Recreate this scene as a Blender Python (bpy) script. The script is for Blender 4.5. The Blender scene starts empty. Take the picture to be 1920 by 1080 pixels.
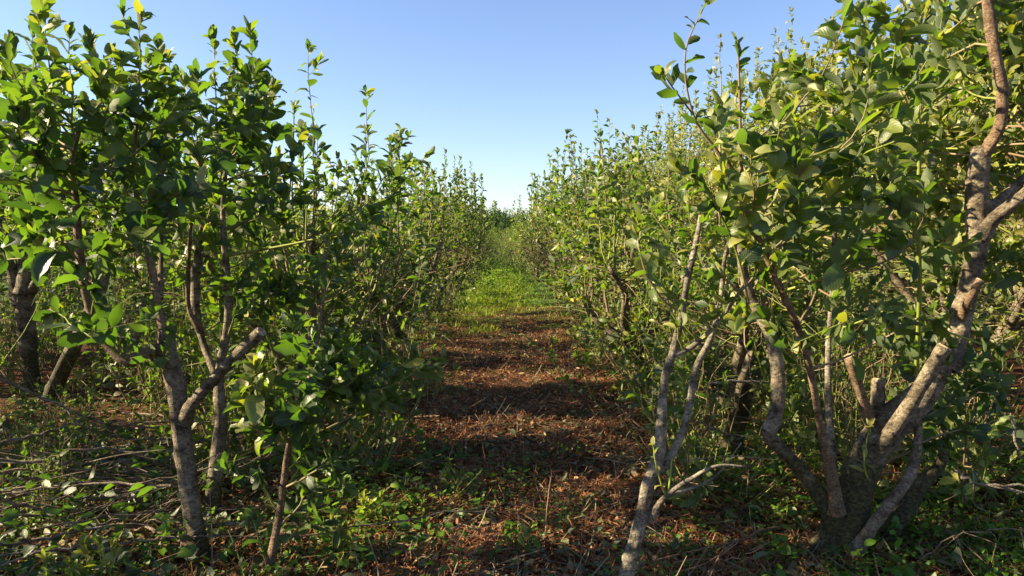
import bpy, math, random
import numpy as np
from mathutils import Vector, Matrix, Euler

R = math.radians
SC = bpy.context.scene
COL = SC.collection
rng = np.random.default_rng(7)
random.seed(7)

# ---------------------------------------------------------------- camera
F = 1400.0                      # focal length in pixels of a 1920 wide picture
CAM_H = 1.5
cam_d = bpy.data.cameras.new("camera")
cam_d.sensor_width = 36.0
cam_d.lens = 36.0 * F / 1920.0
cam_d.clip_start = 0.05
cam_d.clip_end = 2000.0
cam = bpy.data.objects.new("camera", cam_d)
COL.objects.link(cam)
cam.location = (0, 0, CAM_H)
cam.rotation_euler = (R(90 - 3.68), 0, R(-0.9))
SC.camera = cam
CM = np.array(cam.rotation_euler.to_matrix())

# ---------------------------------------------------------------- light
SUN_EL, SUN_AZ = 27.5, -91.0    # azimuth from +Y, negative = to the left
w = bpy.data.worlds.new("World"); SC.world = w; w.use_nodes = True
nt = w.node_tree
bg = nt.nodes["Background"]
sky = nt.nodes.new("ShaderNodeTexSky")
sky.sky_type = 'NISHITA'; sky.sun_disc = False
sky.sun_elevation = R(SUN_EL); sky.sun_rotation = R(SUN_AZ)
sky.air_density = 1.0; sky.dust_density = 0.3; sky.ozone_density = 2.0
sky.altitude = 50
sky_mul = nt.nodes.new("ShaderNodeMix"); sky_mul.data_type = 'RGBA'; sky_mul.blend_type = 'MULTIPLY'; sky_mul.inputs[0].default_value = 1
sky_mul.inputs[7].default_value = (1.0, 0.985, 1.12, 1)
nt.links.new(sky.outputs[0], sky_mul.inputs[6]); nt.links.new(sky_mul.outputs[2], bg.inputs[0])
bg.inputs[1].default_value = 0.053
sl = bpy.data.lights.new("sun", 'SUN'); sl.energy = 5.0; sl.angle = R(0.53); sl.color = (1.0, 0.82, 0.54)
so = bpy.data.objects.new("sun", sl); COL.objects.link(so)
sd = Vector((math.sin(R(SUN_AZ)) * math.cos(R(SUN_EL)), math.cos(R(SUN_AZ)) * math.cos(R(SUN_EL)), math.sin(R(SUN_EL))))
so.rotation_euler = sd.to_track_quat('Z', 'Y').to_euler()
so.location = (-20, 5, 12)
SC.view_settings.view_transform = 'Standard'; SC.view_settings.look = 'None'
SC.view_settings.gamma = 1; SC.view_settings.exposure = 1.97
SC.cycles.max_bounces = 8; SC.cycles.diffuse_bounces = 4; SC.cycles.transmission_bounces = 4
SC.cycles.glossy_bounces = 2

# ---------------------------------------------------------------- pixel -> place
def P(px, py, d):
    """point at depth y=d that stands where the photo shows pixel (px,py)"""
    v = CM @ np.array([(px - 960) / F, -(py - 540) / F, -1.0])
    v = v * (d / v[1])
    return np.array([v[0], v[1], v[2] + CAM_H])
def G(px, py):
    v = CM @ np.array([(px - 960) / F, -(py - 540) / F, -1.0])
    v = v * (-CAM_H / v[2])
    return np.array([v[0], v[1], 0.0])

def hgt(x, y):
    x = np.asarray(x, float); y = np.asarray(y, float)
    return (0.022 * np.sin(x * 1.3 + 0.7) * np.cos(y * 0.9) + 0.014 * np.sin(x * 3.1 + y * 2.3) + 0.009 * np.sin(x * 7.3 - y * 5.1)
            + 0.006 * np.sin(x * 15 + y * 11) + 0.004 * np.sin(-x * 23 + y * 31)
            - 0.03 * np.exp(-((x - 0.1) / 0.8) ** 2)) 

# ---------------------------------------------------------------- materials
def newmat(name):
    m = bpy.data.materials.new(name); m.use_nodes = True
    n = m.node_tree; n.nodes.clear()
    return m, n, n.nodes, n.links
def ramp(N, L, fac, stops):
    r = N.new("ShaderNodeValToRGB")
    while len(r.color_ramp.elements) < len(stops): r.color_ramp.elements.new(0.5)
    for e, (p, c) in zip(r.color_ramp.elements, stops):
        e.position = p; e.color = (*c, 1)
    L.new(fac, r.inputs[0]); return r.outputs[0]
def mixc(N, L, fac, a, b, mode='MIX'):
    m = N.new("ShaderNodeMix"); m.data_type = 'RGBA'; m.blend_type = mode
    for k, v in ((0, fac), (6, a), (7, b)):
        if hasattr(v, 'links'): L.new(v, m.inputs[k])
        elif k == 0: m.inputs[0].default_value = v
        else: m.inputs[k].default_value = (*v, 1)
    return m.outputs[2]
def math_(N, L, op, a, b=None, clamp=False):
    m = N.new("ShaderNodeMath"); m.operation = op; m.use_clamp = clamp
    for k, v in ((0, a), (1, b)):
        if v is None: continue
        if hasattr(v, 'links'): L.new(v, m.inputs[k])
        else: m.inputs[k].default_value = v
    return m.outputs[0]

def leaf_mat(name, stops, under, trans, tw=0.33, rough=0.42, veins=True, spec=0.45):
    m, n, N, L = newmat(name)
    at = N.new("ShaderNodeAttribute"); at.attribute_name = "tint"
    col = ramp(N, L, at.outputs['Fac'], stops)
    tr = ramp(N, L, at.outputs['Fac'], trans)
    bump = None
    if veins:
        uv = N.new("ShaderNodeUVMap"); uv.uv_map = "UVMap"
        sp = N.new("ShaderNodeSeparateXYZ"); L.new(uv.outputs[0], sp.inputs[0])
        ax = math_(N, L, 'ABSOLUTE', sp.outputs[0])
        mid = math_(N, L, 'LESS_THAN', ax, 0.05)
        s = math_(N, L, 'SUBTRACT', math_(N, L, 'MULTIPLY', sp.outputs[1], 9.0), math_(N, L, 'MULTIPLY', ax, 3.0))
        fr = math_(N, L, 'ABSOLUTE', math_(N, L, 'SUBTRACT', math_(N, L, 'FRACT', s), 0.5))
        lat = math_(N, L, 'LESS_THAN', fr, 0.05)
        vein = math_(N, L, 'MAXIMUM', math_(N, L, 'MULTIPLY', mid, 0.55), math_(N, L, 'MULTIPLY', lat, 0.22))
        col = mixc(N, L, vein, col, (0.20, 0.25, 0.07))
        bp = N.new("ShaderNodeBump"); bp.inputs['Strength'].default_value = 0.5; bp.inputs['Distance'].default_value = 0.002
        L.new(fr, bp.inputs['Height']); bump = bp.outputs[0]
    nz = N.new("ShaderNodeTexNoise"); nz.inputs['Scale'].default_value = 28; nz.inputs['Detail'].default_value = 3
    g = N.new("ShaderNodeNewGeometry"); L.new(g.outputs['Position'], nz.inputs['Vector'])
    var = ramp(N, L, nz.outputs[0], [(0.3, (0.72, 0.74, 0.70)), (0.7, (1.15, 1.12, 1.05))])
    col = mixc(N, L, 1.0, col, var, 'MULTIPLY')
    col = mixc(N, L, math_(N, L, 'MULTIPLY', g.outputs['Backfacing'], 0.75), col, under)
    n2 = N.new("ShaderNodeTexNoise"); n2.inputs['Scale'].default_value = 42; n2.inputs['Detail'].default_value = 4; n2.inputs['Roughness'].default_value = 0.7; L.new(g.outputs['Position'], n2.inputs['Vector'])
    spot = math_(N, L, 'MULTIPLY', math_(N, L, 'SUBTRACT', n2.outputs[0], 0.66), 14.0, True)
    col = mixc(N, L, math_(N, L, 'MULTIPLY', spot, 0.7), col, (0.10, 0.055, 0.02))
    pb = N.new("ShaderNodeBsdfPrincipled")
    L.new(col, pb.inputs['Base Color'])
    L.new(math_(N, L, 'ADD', math_(N, L, 'MULTIPLY', g.outputs['Backfacing'], 0.25), rough), pb.inputs['Roughness'])
    pb.inputs['Specular IOR Level'].default_value = spec
    if bump is not None: L.new(bump, pb.inputs['Normal'])
    t = N.new("ShaderNodeBsdfTranslucent"); L.new(tr, t.inputs[0])
    mx = N.new("ShaderNodeMixShader"); mx.inputs[0].default_value = tw
    L.new(pb.outputs[0], mx.inputs[1]); L.new(t.outputs[0], mx.inputs[2])
    o = N.new("ShaderNodeOutputMaterial"); L.new(mx.outputs[0], o.inputs[0])
    return m

def bark_mat(name, base, dark, pale, moss=0.5, scale=1.0, top=0.45):
    m, n, N, L = newmat(name)
    g = N.new("ShaderNodeNewGeometry")
    tc = N.new("ShaderNodeTexCoord")
    mp = N.new("ShaderNodeMapping"); mp.inputs['Scale'].default_value = (1, 1, 1.5)
    L.new(tc.outputs['Object'], mp.inputs[0])
    n1 = N.new("ShaderNodeTexNoise"); n1.inputs['Scale'].default_value = 9 * scale; n1.inputs['Detail'].default_value = 6; n1.inputs['Roughness'].default_value = 0.65
    n2 = N.new("ShaderNodeTexNoise"); n2.inputs['Scale'].default_value = 55 * scale; n2.inputs['Detail'].default_value = 5; n2.inputs['Roughness'].default_value = 0.7
    v = N.new("ShaderNodeTexVoronoi"); v.inputs['Scale'].default_value = 38 * scale
    for q in (n1, n2, v): L.new(mp.outputs[0], q.inputs['Vector'])
    c = ramp(N, L, n1.outputs[0], [(0.36, dark), (0.48, base), (0.62, pale)])
    c = mixc(N, L, 1.0, c, ramp(N, L, n2.outputs[0], [(0.38, (0.38, 0.36, 0.34)), (0.49, (0.92, 0.92, 0.92)), (0.64, (1.35, 1.32, 1.25))]), 'MULTIPLY')
    dot = math_(N, L, 'LESS_THAN', v.outputs['Distance'], 0.17)
    c = mixc(N, L, math_(N, L, 'MULTIPLY', dot, 0.6), c, (0.05, 0.035, 0.024))
    n5 = N.new("ShaderNodeTexNoise"); n5.inputs['Scale'].default_value = 20 * scale; n5.inputs['Detail'].default_value = 5; n5.inputs['Roughness'].default_value = 0.8; L.new(tc.outputs['Object'], n5.inputs['Vector'])
    lich = math_(N, L, 'MULTIPLY', math_(N, L, 'SUBTRACT', n5.outputs[0], 0.57), 9.0, True)
    c = mixc(N, L, math_(N, L, 'MULTIPLY', lich, 0.4), c, (0.27, 0.27, 0.22))
    crk = math_(N, L, 'MULTIPLY', math_(N, L, 'SUBTRACT', 0.40, n5.outputs[0]), 12.0, True)
    c = mixc(N, L, math_(N, L, 'MULTIPLY', crk, 0.75), c, (0.030, 0.022, 0.016))
    # moss and lichen crust that grows on the old lower wood
    sp = N.new("ShaderNodeSeparateXYZ"); L.new(g.outputs['Position'], sp.inputs[0])
    n3 = N.new("ShaderNodeTexNoise"); n3.inputs['Scale'].default_value = 6; n3.inputs['Detail'].default_value = 6; L.new(tc.outputs['Object'], n3.inputs['Vector'])
    mk = math_(N, L, 'SUBTRACT', math_(N, L, 'ADD', n3.outputs[0], moss * 0.5 - 0.10), math_(N, L, 'MULTIPLY', sp.outputs[2], 0.5 / top))
    mk = math_(N, L, 'MULTIPLY', math_(N, L, 'SUBTRACT', mk, 0.34), 5.0, True)
    mossc = ramp(N, L, n2.outputs[0], [(0.35, (0.016, 0.013, 0.009)), (0.52, (0.055, 0.048, 0.02)), (0.68, (0.14, 0.12, 0.045))])
    c = mixc(N, L, mk, c, mossc)
    pb = N.new("ShaderNodeBsdfPrincipled"); L.new(c, pb.inputs['Base Color'])
    pb.inputs['Roughness'].default_value = 0.8; pb.inputs['Specular IOR Level'].default_value = 0.25
    b = N.new("ShaderNodeBump"); b.inputs['Strength'].default_value = 1.0; b.inputs['Distance'].default_value = 0.012
    L.new(math_(N, L, 'ADD', n2.outputs[0], n1.outputs[0]), b.inputs['Height']); L.new(b.outputs[0], pb.inputs['Normal'])
    o = N.new("ShaderNodeOutputMaterial"); L.new(pb.outputs[0], o.inputs[0])
    return m

def tint_mat(name, stops, tw=0.0, rough=0.7, spec=0.2):
    m, n, N, L = newmat(name)
    at = N.new("ShaderNodeAttribute"); at.attribute_name = "tint"
    col = ramp(N, L, at.outputs['Fac'], stops)
    pb = N.new("ShaderNodeBsdfPrincipled"); L.new(col, pb.inputs['Base Color'])
    pb.inputs['Roughness'].default_value = rough; pb.inputs['Specular IOR Level'].default_value = spec
    o = N.new("ShaderNodeOutputMaterial")
    if tw > 0:
        t = N.new("ShaderNodeBsdfTranslucent"); L.new(mixc(N, L, 1.0, col, (1.9, 1.9, 1.2), 'MULTIPLY'), t.inputs[0])
        mx = N.new("ShaderNodeMixShader"); mx.inputs[0].default_value = tw
        L.new(pb.outputs[0], mx.inputs[1]); L.new(t.outputs[0], mx.inputs[2]); L.new(mx.outputs[0], o.inputs[0])
    else: L.new(pb.outputs[0], o.inputs[0])
    return m

GREEN = [(0.0, (0.013, 0.030, 0.011)), (0.35, (0.032, 0.062, 0.017)), (0.65, (0.110, 0.140, 0.028)), (0.9, (0.26, 0.255, 0.075)), (0.96, (0.28, 0.26, 0.075)), (1.0, (0.42, 0.32, 0.02))]  # dark stops deepened for shaded leaves, pale stops raised for sunlit ones
TRANS = [(0.0, (0.08, 0.20, 0.010)), (0.5, (0.17, 0.34, 0.014)), (0.9, (0.33, 0.48, 0.02)), (1.0, (0.8, 0.6, 0.03))]
M_LEAF = leaf_mat("orchard_leaf", GREEN, (0.085, 0.115, 0.058), TRANS)
M_LEAF_FAR = leaf_mat("orchard_leaf_distant", GREEN, (0.085, 0.115, 0.055), TRANS, veins=False)
M_BARK = bark_mat("grey_brown_bark", (0.142, 0.114, 0.076), (0.050, 0.039, 0.027), (0.245, 0.208, 0.150), moss=0.5)
M_BARK_OLD = bark_mat("old_mossy_bark", (0.130, 0.104, 0.068), (0.040, 0.032, 0.022), (0.235, 0.200, 0.145), moss=0.98, top=0.5)
M_BARK_YOUNG = bark_mat("smooth_red_brown_bark", (0.165, 0.108, 0.064), (0.09, 0.058, 0.035), (0.24, 0.17, 0.11), moss=-0.5, scale=1.4)
M_BARK_PALE = bark_mat("pale_grey_bark", (0.170, 0.148, 0.110), (0.08, 0.066, 0.048), (0.285, 0.258, 0.200), moss=-0.6, scale=1.3)
M_BARK_DEAD = bark_mat("weathered_cut_wood", (0.17, 0.125, 0.09), (0.09, 0.06, 0.04), (0.27, 0.22, 0.17), moss=-0.9, scale=1.3)
M_TWIG = tint_mat("twig_bark", [(0.0, (0.09, 0.056, 0.032)), (0.5, (0.22, 0.165, 0.10)), (0.75, (0.15, 0.17, 0.04)), (1.0, (0.20, 0.25, 0.04))], rough=0.65)
M_NEEDLE = tint_mat("red_dry_needles", [(0.0, (0.07, 0.025, 0.011)), (0.45, (0.18, 0.068, 0.027)), (0.8, (0.32, 0.145, 0.062)), (1.0, (0.48, 0.32, 0.17))], rough=0.75)
M_LITTER = tint_mat("fallen_leaf", [(0.0, (0.035, 0.055, 0.02)), (0.35, (0.085, 0.11, 0.05)), (0.55, (0.17, 0.16, 0.08)), (0.8, (0.26, 0.16, 0.07)), (1.0, (0.46, 0.38, 0.22))], tw=0.18, rough=0.55, spec=0.35)
M_GRASS = tint_mat("grass_blade", [(0.0, (0.07, 0.12, 0.012)), (0.6, (0.19, 0.25, 0.018)), (0.9, (0.27, 0.31, 0.03)), (1.0, (0.42, 0.36, 0.14))], tw=0.45, rough=0.5, spec=0.35)
M_WEED = tint_mat("weed_leaf", [(0.0, (0.035, 0.085, 0.010)), (0.6, (0.075, 0.165, 0.016)), (1.0, (0.16, 0.27, 0.025))], tw=0.42, rough=0.5, spec=0.35)

def wood_cut_mat():
    m, n, N, L = newmat("sawn_wood")
    tc = N.new("ShaderNodeTexCoord"); nz = N.new("ShaderNodeTexNoise"); nz.inputs['Scale'].default_value = 60; nz.inputs['Detail'].default_value = 4
    L.new(tc.outputs['Object'], nz.inputs['Vector'])
    c = ramp(N, L, nz.outputs[0], [(0.35, (0.16, 0.11, 0.06)), (0.6, (0.42, 0.32, 0.19)), (0.8, (0.55, 0.45, 0.30))])
    pb = N.new("ShaderNodeBsdfPrincipled"); L.new(c, pb.inputs['Base Color']); pb.inputs['Roughness'].default_value = 0.85
    o = N.new("ShaderNodeOutputMaterial"); L.new(pb.outputs[0], o.inputs[0]); return m
M_CUT = wood_cut_mat()

def ground_mat():
    m, n, N, L = newmat("red_brown_soil")
    g = N.new("ShaderNodeNewGeometry"); sp = N.new("ShaderNodeSeparateXYZ"); L.new(g.outputs['Position'], sp.inputs[0])
    def noise(s, d=5, r=0.6):
        q = N.new("ShaderNodeTexNoise"); q.inputs['Scale'].default_value = s; q.inputs['Detail'].default_value = d; q.inputs['Roughness'].default_value = r
        L.new(g.outputs['Position'], q.inputs['Vector']); return q.outputs[0]
    a, b, c2 = noise(1.4), noise(14, 7, 0.75), noise(90, 4, 0.7)
    c = ramp(N, L, b, [(0.32, (0.028, 0.012, 0.008)), (0.5, (0.085, 0.031, 0.014)), (0.68, (0.19, 0.072, 0.030))])
    c = mixc(N, L, math_(N, L, 'MULTIPLY', a, 0.75), c, (0.055, 0.032, 0.02))
    c = mixc(N, L, 1.0, c, ramp(N, L, c2, [(0.3, (0.35, 0.35, 0.35)), (0.7, (1.6, 1.55, 1.45))]), 'MULTIPLY')
    # green sward farther along the alley and between the rows
    far = math_(N, L, 'MULTIPLY', math_(N, L, 'SUBTRACT', sp.outputs[1], 9.0), 0.12, True)
    gm = math_(N, L, 'MULTIPLY', math_(N, L, 'SUBTRACT', math_(N, L, 'ADD', noise(0.9, 4), math_(N, L, 'MULTIPLY', far, 0.35)), 0.58), 7.0, True)
    c = mixc(N, L, gm, c, ramp(N, L, b, [(0.35, (0.035, 0.06, 0.012)), (0.6, (0.075, 0.13, 0.02)), (0.8, (0.14, 0.17, 0.04))]))
    pb = N.new("ShaderNodeBsdfPrincipled"); L.new(c, pb.inputs['Base Color']); pb.inputs['Roughness'].default_value = 0.95; pb.inputs['Specular IOR Level'].default_value = 0.1
    bp = N.new("ShaderNodeBump"); bp.inputs['Strength'].default_value = 1.0; bp.inputs['Distance'].default_value = 0.03
    L.new(math_(N, L, 'ADD', b, math_(N, L, 'MULTIPLY', c2, 0.4)), bp.inputs['Height']); L.new(bp.outputs[0], pb.inputs['Normal'])
    o = N.new("ShaderNodeOutputMaterial"); L.new(pb.outputs[0], o.inputs[0]); return m
M_GROUND = ground_mat()

# ---------------------------------------------------------------- mesh helpers
def mesh_from(name, V, Q, mat, T=None, tint=None, uv=None, smooth=True, mats=None, midx=None):
    V = np.asarray(V, np.float32); Q = np.asarray(Q, np.int32).reshape(-1, 4)
    T = np.zeros((0, 3), np.int32) if T is None else np.asarray(T, np.int32).reshape(-1, 3)
    me = bpy.data.meshes.new(name)
    me.vertices.add(len(V)); me.vertices.foreach_set("co", V.ravel())
    nl = Q.size + T.size
    me.loops.add(nl); me.loops.foreach_set("vertex_index", np.concatenate([Q.ravel(), T.ravel()]))
    nf = len(Q) + len(T)
    me.polygons.add(nf)
    st = np.concatenate([np.arange(len(Q)) * 4, len(Q) * 4 + np.arange(len(T)) * 3]).astype(np.int32)
    me.polygons.foreach_set("loop_start", st)
    me.polygons.foreach_set("use_smooth", np.full(nf, smooth))
    if tint is not None:
        a = me.attributes.new("tint", 'FLOAT', 'POINT'); a.data.foreach_set("value", np.asarray(tint, np.float32))
    if uv is not None:
        l = me.uv_layers.new(name="UVMap")
        idx = np.concatenate([Q.ravel(), T.ravel()])
        l.data.foreach_set("uv", np.asarray(uv, np.float32)[idx].ravel())
    for m in (mats or [mat]): me.materials.append(m)
    if midx is not None: me.polygons.foreach_set("material_index", np.asarray(midx, np.int32))
    me.update(calc_edges=True)
    return me

def link(name, me, parent=None, **props):
    o = bpy.data.objects.new(name, me); COL.objects.link(o)
    if parent is not None: o.parent = parent
    for k, v in props.items(): o[k] = v
    return o
def thing(name, loc, label, cat, group=None, rz=0.0):
    o = bpy.data.objects.new(name, None); COL.objects.link(o)
    o.empty_display_size = 0.2
    o.location = loc; o.rotation_euler = (0, 0, rz)
    o["label"] = label; o["category"] = cat
    if group: o["group"] = group
    return o

def nrmz(a): return a / (np.linalg.norm(a, axis=-1, keepdims=True) + 1e-9)

def spline(pts, n):
    """Catmull-Rom through rows (x,y,z,r)"""
    p = np.asarray(pts, float)
    if len(p) < 2: return p
    e = np.vstack([2 * p[0] - p[1], p, 2 * p[-1] - p[-2]])
    seg = len(p) - 1
    ts = np.linspace(0, seg, n); i = np.minimum(ts.astype(int), seg - 1); t = (ts - i)[:, None]
    a, b, c, d = e[i], e[i + 1], e[i + 2], e[i + 3]
    o = 0.5 * ((2 * b) + (-a + c) * t + (2 * a - 5 * b + 4 * c - d) * t ** 2 + (-a + 3 * b - 3 * c + d) * t ** 3)
    o[:, 3] = np.maximum(o[:, 3], min(p[:, 3]) * 0.6)
    return o

class Tubes:
    def __init__(s): s.V = []; s.Q = []; s.T = []; s.t = []; s.n = 0; s.cutf = []; s.nT = 0
    def add(s, pts, k=6, tint=0.5, knob=0.0, cap=True, seed=0):
        """pts (n,4) xyz r"""
        pts = np.asarray(pts, float); n = len(pts); c = pts[:, :3]; r = pts[:, 3]
        tan = nrmz(np.gradient(c, axis=0))
        ref = np.array([0.0, 0, 1]) if abs(tan[0][2]) < 0.9 else np.array([1.0, 0, 0])
        u = np.cross(tan[0], ref); u /= np.linalg.norm(u)
        U = np.zeros((n, 3))
        for i in range(n):
            u = u - tan[i] * np.dot(u, tan[i]); u /= np.linalg.norm(u) + 1e-9; U[i] = u
        W = np.cross(tan, U)
        a = np.arange(k) / k * 2 * np.pi
        rr = r[:, None] * np.ones(k)
        if knob > 0:
            q = np.random.default_rng(int(abs(c[0, 0]) * 1000) + n + seed)
            ph = q.random(4) * 6.28; s_ = np.linspace(0, 1, n)[:, None] * n * 0.35
            rr = rr * (1 + knob * (np.sin(a * 2 + s_ * 0.7 + ph[0]) * 0.6 + np.sin(a * 3 - s_ + ph[1]) * 0.5 + q.normal(0, 0.35, (n, k))))
            # swollen knots where twigs were cut away
            for _ in range(max(1, n // 7)):
                i = q.integers(1, max(2, n - 1)); j = q.random() * 6.28
                rr = rr * (1 + knob * 2.6 * np.exp(-((np.arange(n)[:, None] - i) / 0.9) ** 2) * np.exp(-((np.angle(np.exp(1j * (a - j)))) / 0.6) ** 2))
        V = c[:, None] + rr[:, :, None] * (np.cos(a)[None, :, None] * U[:, None] + np.sin(a)[None, :, None] * W[:, None])
        b0 = s.n
        s.V.append(V.reshape(-1, 3)); i = np.arange(n - 1)[:, None] * k; j = np.arange(k)[None]; j2 = (j + 1) % k
        s.Q.append(np.stack([b0 + i + j, b0 + i + j2, b0 + i + k + j2, b0 + i + k + j], -1).reshape(-1, 4))
        s.n += n * k; s.t.append(np.full(n * k, tint))
        if cap:
            s.V.append(c[-1:]); s.t.append([tint]); j = np.arange(k)
            s.T.append(np.stack([b0 + (n - 1) * k + j, b0 + (n - 1) * k + (j + 1) % k, np.full(k, s.n)], -1)); s.n += 1
    def mesh(s, name, mat):
        if not s.V: return None
        return mesh_from(name, np.concatenate(s.V), np.concatenate(s.Q), mat, T=np.concatenate(s.T) if s.T else None, tint=np.concatenate(s.t))

def cut_disc(p, d, r, k=12):
    """a slightly domed sawn face"""
    d = d / np.linalg.norm(d); u = np.cross(d, [0.3, 0.2, 1]); u /= np.linalg.norm(u); v = np.cross(d, u)
    a = np.arange(k) / k * 2 * np.pi
    V = [p - d * 0.004 + r * (math.cos(t) * u + math.sin(t) * v) for t in a] + [p + d * 0.003 + r * 0.93 * (math.cos(t) * u + math.sin(t) * v) for t in a] + [p + d * 0.0045]
    Q = [(i, (i + 1) % k, k + (i + 1) % k, k + i) for i in range(k)]
    T = [(k + i, k + (i + 1) % k, 2 * k) for i in range(k)]
    return mesh_from("cut_face", V, Q, M_CUT, T=T, smooth=False)

PROF = {
 'hi': (np.array([-0.13, 0.0, 0.12, 0.32, 0.55, 0.75, 0.90, 1.0]), np.array([0.035, 0.05, 0.50, 0.86, 1.0, 0.86, 0.52, 0.03])),
 'mid': (np.array([-0.1, 0.02, 0.3, 0.62, 0.88, 1.0]), np.array([0.04, 0.07, 0.82, 1.0, 0.55, 0.05])),
 'lo': (np.array([0.0, 0.35, 0.75, 1.0]), np.array([0.08, 0.9, 0.85, 0.05])),
}
def leaves(name, pos, d, nn, Ln, Wd, lod, mat, tint, fold=0.35, curl=0.7, seed=1, mul=None):
    q = np.random.default_rng(seed); N = len(pos)
    ts, ws = PROF[lod]; K = len(ts)
    d = nrmz(d); nn = nrmz(nn - d * np.sum(nn * d, 1, keepdims=True)); s = np.cross(d, nn)
    f = np.abs(q.normal(fold, 0.18, N)); c = q.normal(curl, 0.65, N); sw = q.normal(0, 0.16, N)
    th = c[:, None] * np.maximum(ts, 0)[None]
    dt = np.diff(ts, prepend=ts[0])
    yy = np.cumsum(np.cos(th) * dt, 1) + ts[0]; zz = -np.cumsum(np.sin(th) * dt, 1)
    side = sw[:, None] * (np.maximum(ts, 0) ** 2)[None]
    C = pos[:, None] + Ln[:, None, None] * (yy[..., None] * d[:, None] + zz[..., None] * nn[:, None] + side[..., None] * s[:, None])
    nl = np.cos(th)[..., None] * nn[:, None] + np.sin(th)[..., None] * d[:, None]
    wv = q.normal(0, 0.16 if lod == 'hi' else 0.1, (N, K, 2)) 
    W2 = (ws[None] * Wd[:, None] * 0.5)[..., None]
    cf = np.cos(f)[:, None, None]; sf = np.sin(f)[:, None, None]
    wobL = 1 + 0.10 * q.normal(0, 1, (N, K))[..., None]; wobR = 1 + 0.10 * q.normal(0, 1, (N, K))[..., None]
    Lf = C - W2 * wobL * (s[:, None] * cf) + W2 * (sf + wv[..., :1]) * nl
    Rt = C + W2 * wobR * (s[:, None] * cf) + W2 * (sf + wv[..., 1:]) * nl
    V = np.stack([Lf, C, Rt], 2).reshape(-1, 3)
    b = (np.arange(N) * K * 3)[:, None, None]; i = (np.arange(K - 1) * 3)[None, :, None]
    qa = np.array([[0, 1, 4, 3], [1, 2, 5, 4]])
    Q = (b[..., None] + i[..., None] + qa[None, None]).reshape(-1, 4)
    tt = np.repeat(np.clip(tint, 0, 1), K * 3)
    uv = np.tile(np.stack([np.tile([-1.0, 0.0, 1.0], K), np.repeat(ts, 3)], 1), (N, 1))
    return mesh_from(name, V, Q, mat, tint=tt, uv=uv)

class Crown:
    """collects leaf placements"""
    def __init__(s, seed): s.q = np.random.default_rng(seed); s.p = []; s.d = []; s.n = []; s.l = []; s.w = []; s.t = []
    def along(s, pts, start=0.3, step=0.03, size=0.09, tint=0.5, asp=0.44, droop=0.0):
        q = s.q; pts = np.asarray(pts)[:, :3]
        seg = np.linalg.norm(np.diff(pts, axis=0), axis=1); cum = np.concatenate([[0], np.cumsum(seg)]); T = cum[-1]
        if T < 0.02: return
        x = np.arange(T * start + q.random() * step, T, step)
        x = np.clip(x + q.normal(0, step * 0.3, len(x)), 0, T)
        x = np.concatenate([x, [T, T, T - 0.004], T - np.minimum(q.exponential(0.04, 4), T)]); n = len(x)
        P_ = np.stack([np.interp(x, cum, pts[:, k]) for k in range(3)], 1)
        i = np.clip(np.searchsorted(cum, x) - 1, 0, len(seg) - 1)
        tg = nrmz(pts[i + 1] - pts[i])
        ph = q.random() * 6.28 + np.arange(n) * 2.4 + q.normal(0, 0.4, n)
        ref = np.where(np.abs(tg[:, 2:]) < 0.9, np.array([[0, 0, 1.0]]), np.array([[1.0, 0, 0]]))
        u = nrmz(np.cross(tg, ref)); v = np.cross(tg, u)
        rad = np.cos(ph)[:, None] * u + np.sin(ph)[:, None] * v
        rel = (T - x) / max(T, 1e-6); close = np.clip((T - x) / 0.18, 0, 1)
        ang = 0.32 + 0.55 * close + q.normal(0, 0.26, n)
        d = np.cos(ang)[:, None] * tg + np.sin(ang)[:, None] * rad
        d = d + np.array([0, 0, -1.0]) * (droop * close + np.abs(q.normal(0, 0.12, n)))[:, None]
        d = nrmz(d)
        nn = nrmz(tg * 0.55 + np.array([0, 0, 0.4]) + q.normal(0, 0.62, (n, 3)))
        L = size * (0.66 + 0.34 * close) * np.clip(q.normal(1, 0.25, n), 0.45, 1.5)
        s.p.append(P_); s.d.append(d); s.n.append(nn); s.l.append(L); s.w.append(L * np.clip(q.normal(asp + .03, 0.07, n), 0.3, 0.66))
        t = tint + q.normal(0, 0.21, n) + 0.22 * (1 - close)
        t = np.clip(t, 0.0, 0.93); t[q.random(n) < 0.0015] = 1.0
        s.t.append(t)
    def mesh(s, name, lod, mat, seed=1, fold=0.35, curl=0.6):
        if not s.p: return None
        c = np.concatenate
        return leaves(name, c(s.p), c(s.d), c(s.n), c(s.l), c(s.w), lod, mat, c(s.t), fold, curl, seed)

def shoot_curve(b, t, q, r0, r1=0.0016, n=9, sag=0.0):
    b = np.asarray(b, float); t = np.asarray(t, float); D = np.linalg.norm(t - b)
    hor = (t - b) * np.array([1, 1, 0.15])
    c1 = b + hor * 0.55 + np.array([0, 0, 0.12 * D]) + q.normal(0, 0.04 * D, 3)
    c2 = t - np.array([0, 0, 0.42 * D * (1 - sag)]) + q.normal(0, 0.03 * D, 3)
    s = np.linspace(0, 1, n)[:, None]
    p = (1 - s) ** 3 * b + 3 * (1 - s) ** 2 * s * c1 + 3 * (1 - s) * s ** 2 * c2 + s ** 3 * t
    p[1:-1] += q.normal(0, 0.008 * D, (n - 2, 3))
    r = np.linspace(r0, r1, n)
    return np.concatenate([p, r[:, None]], 1)

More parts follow.
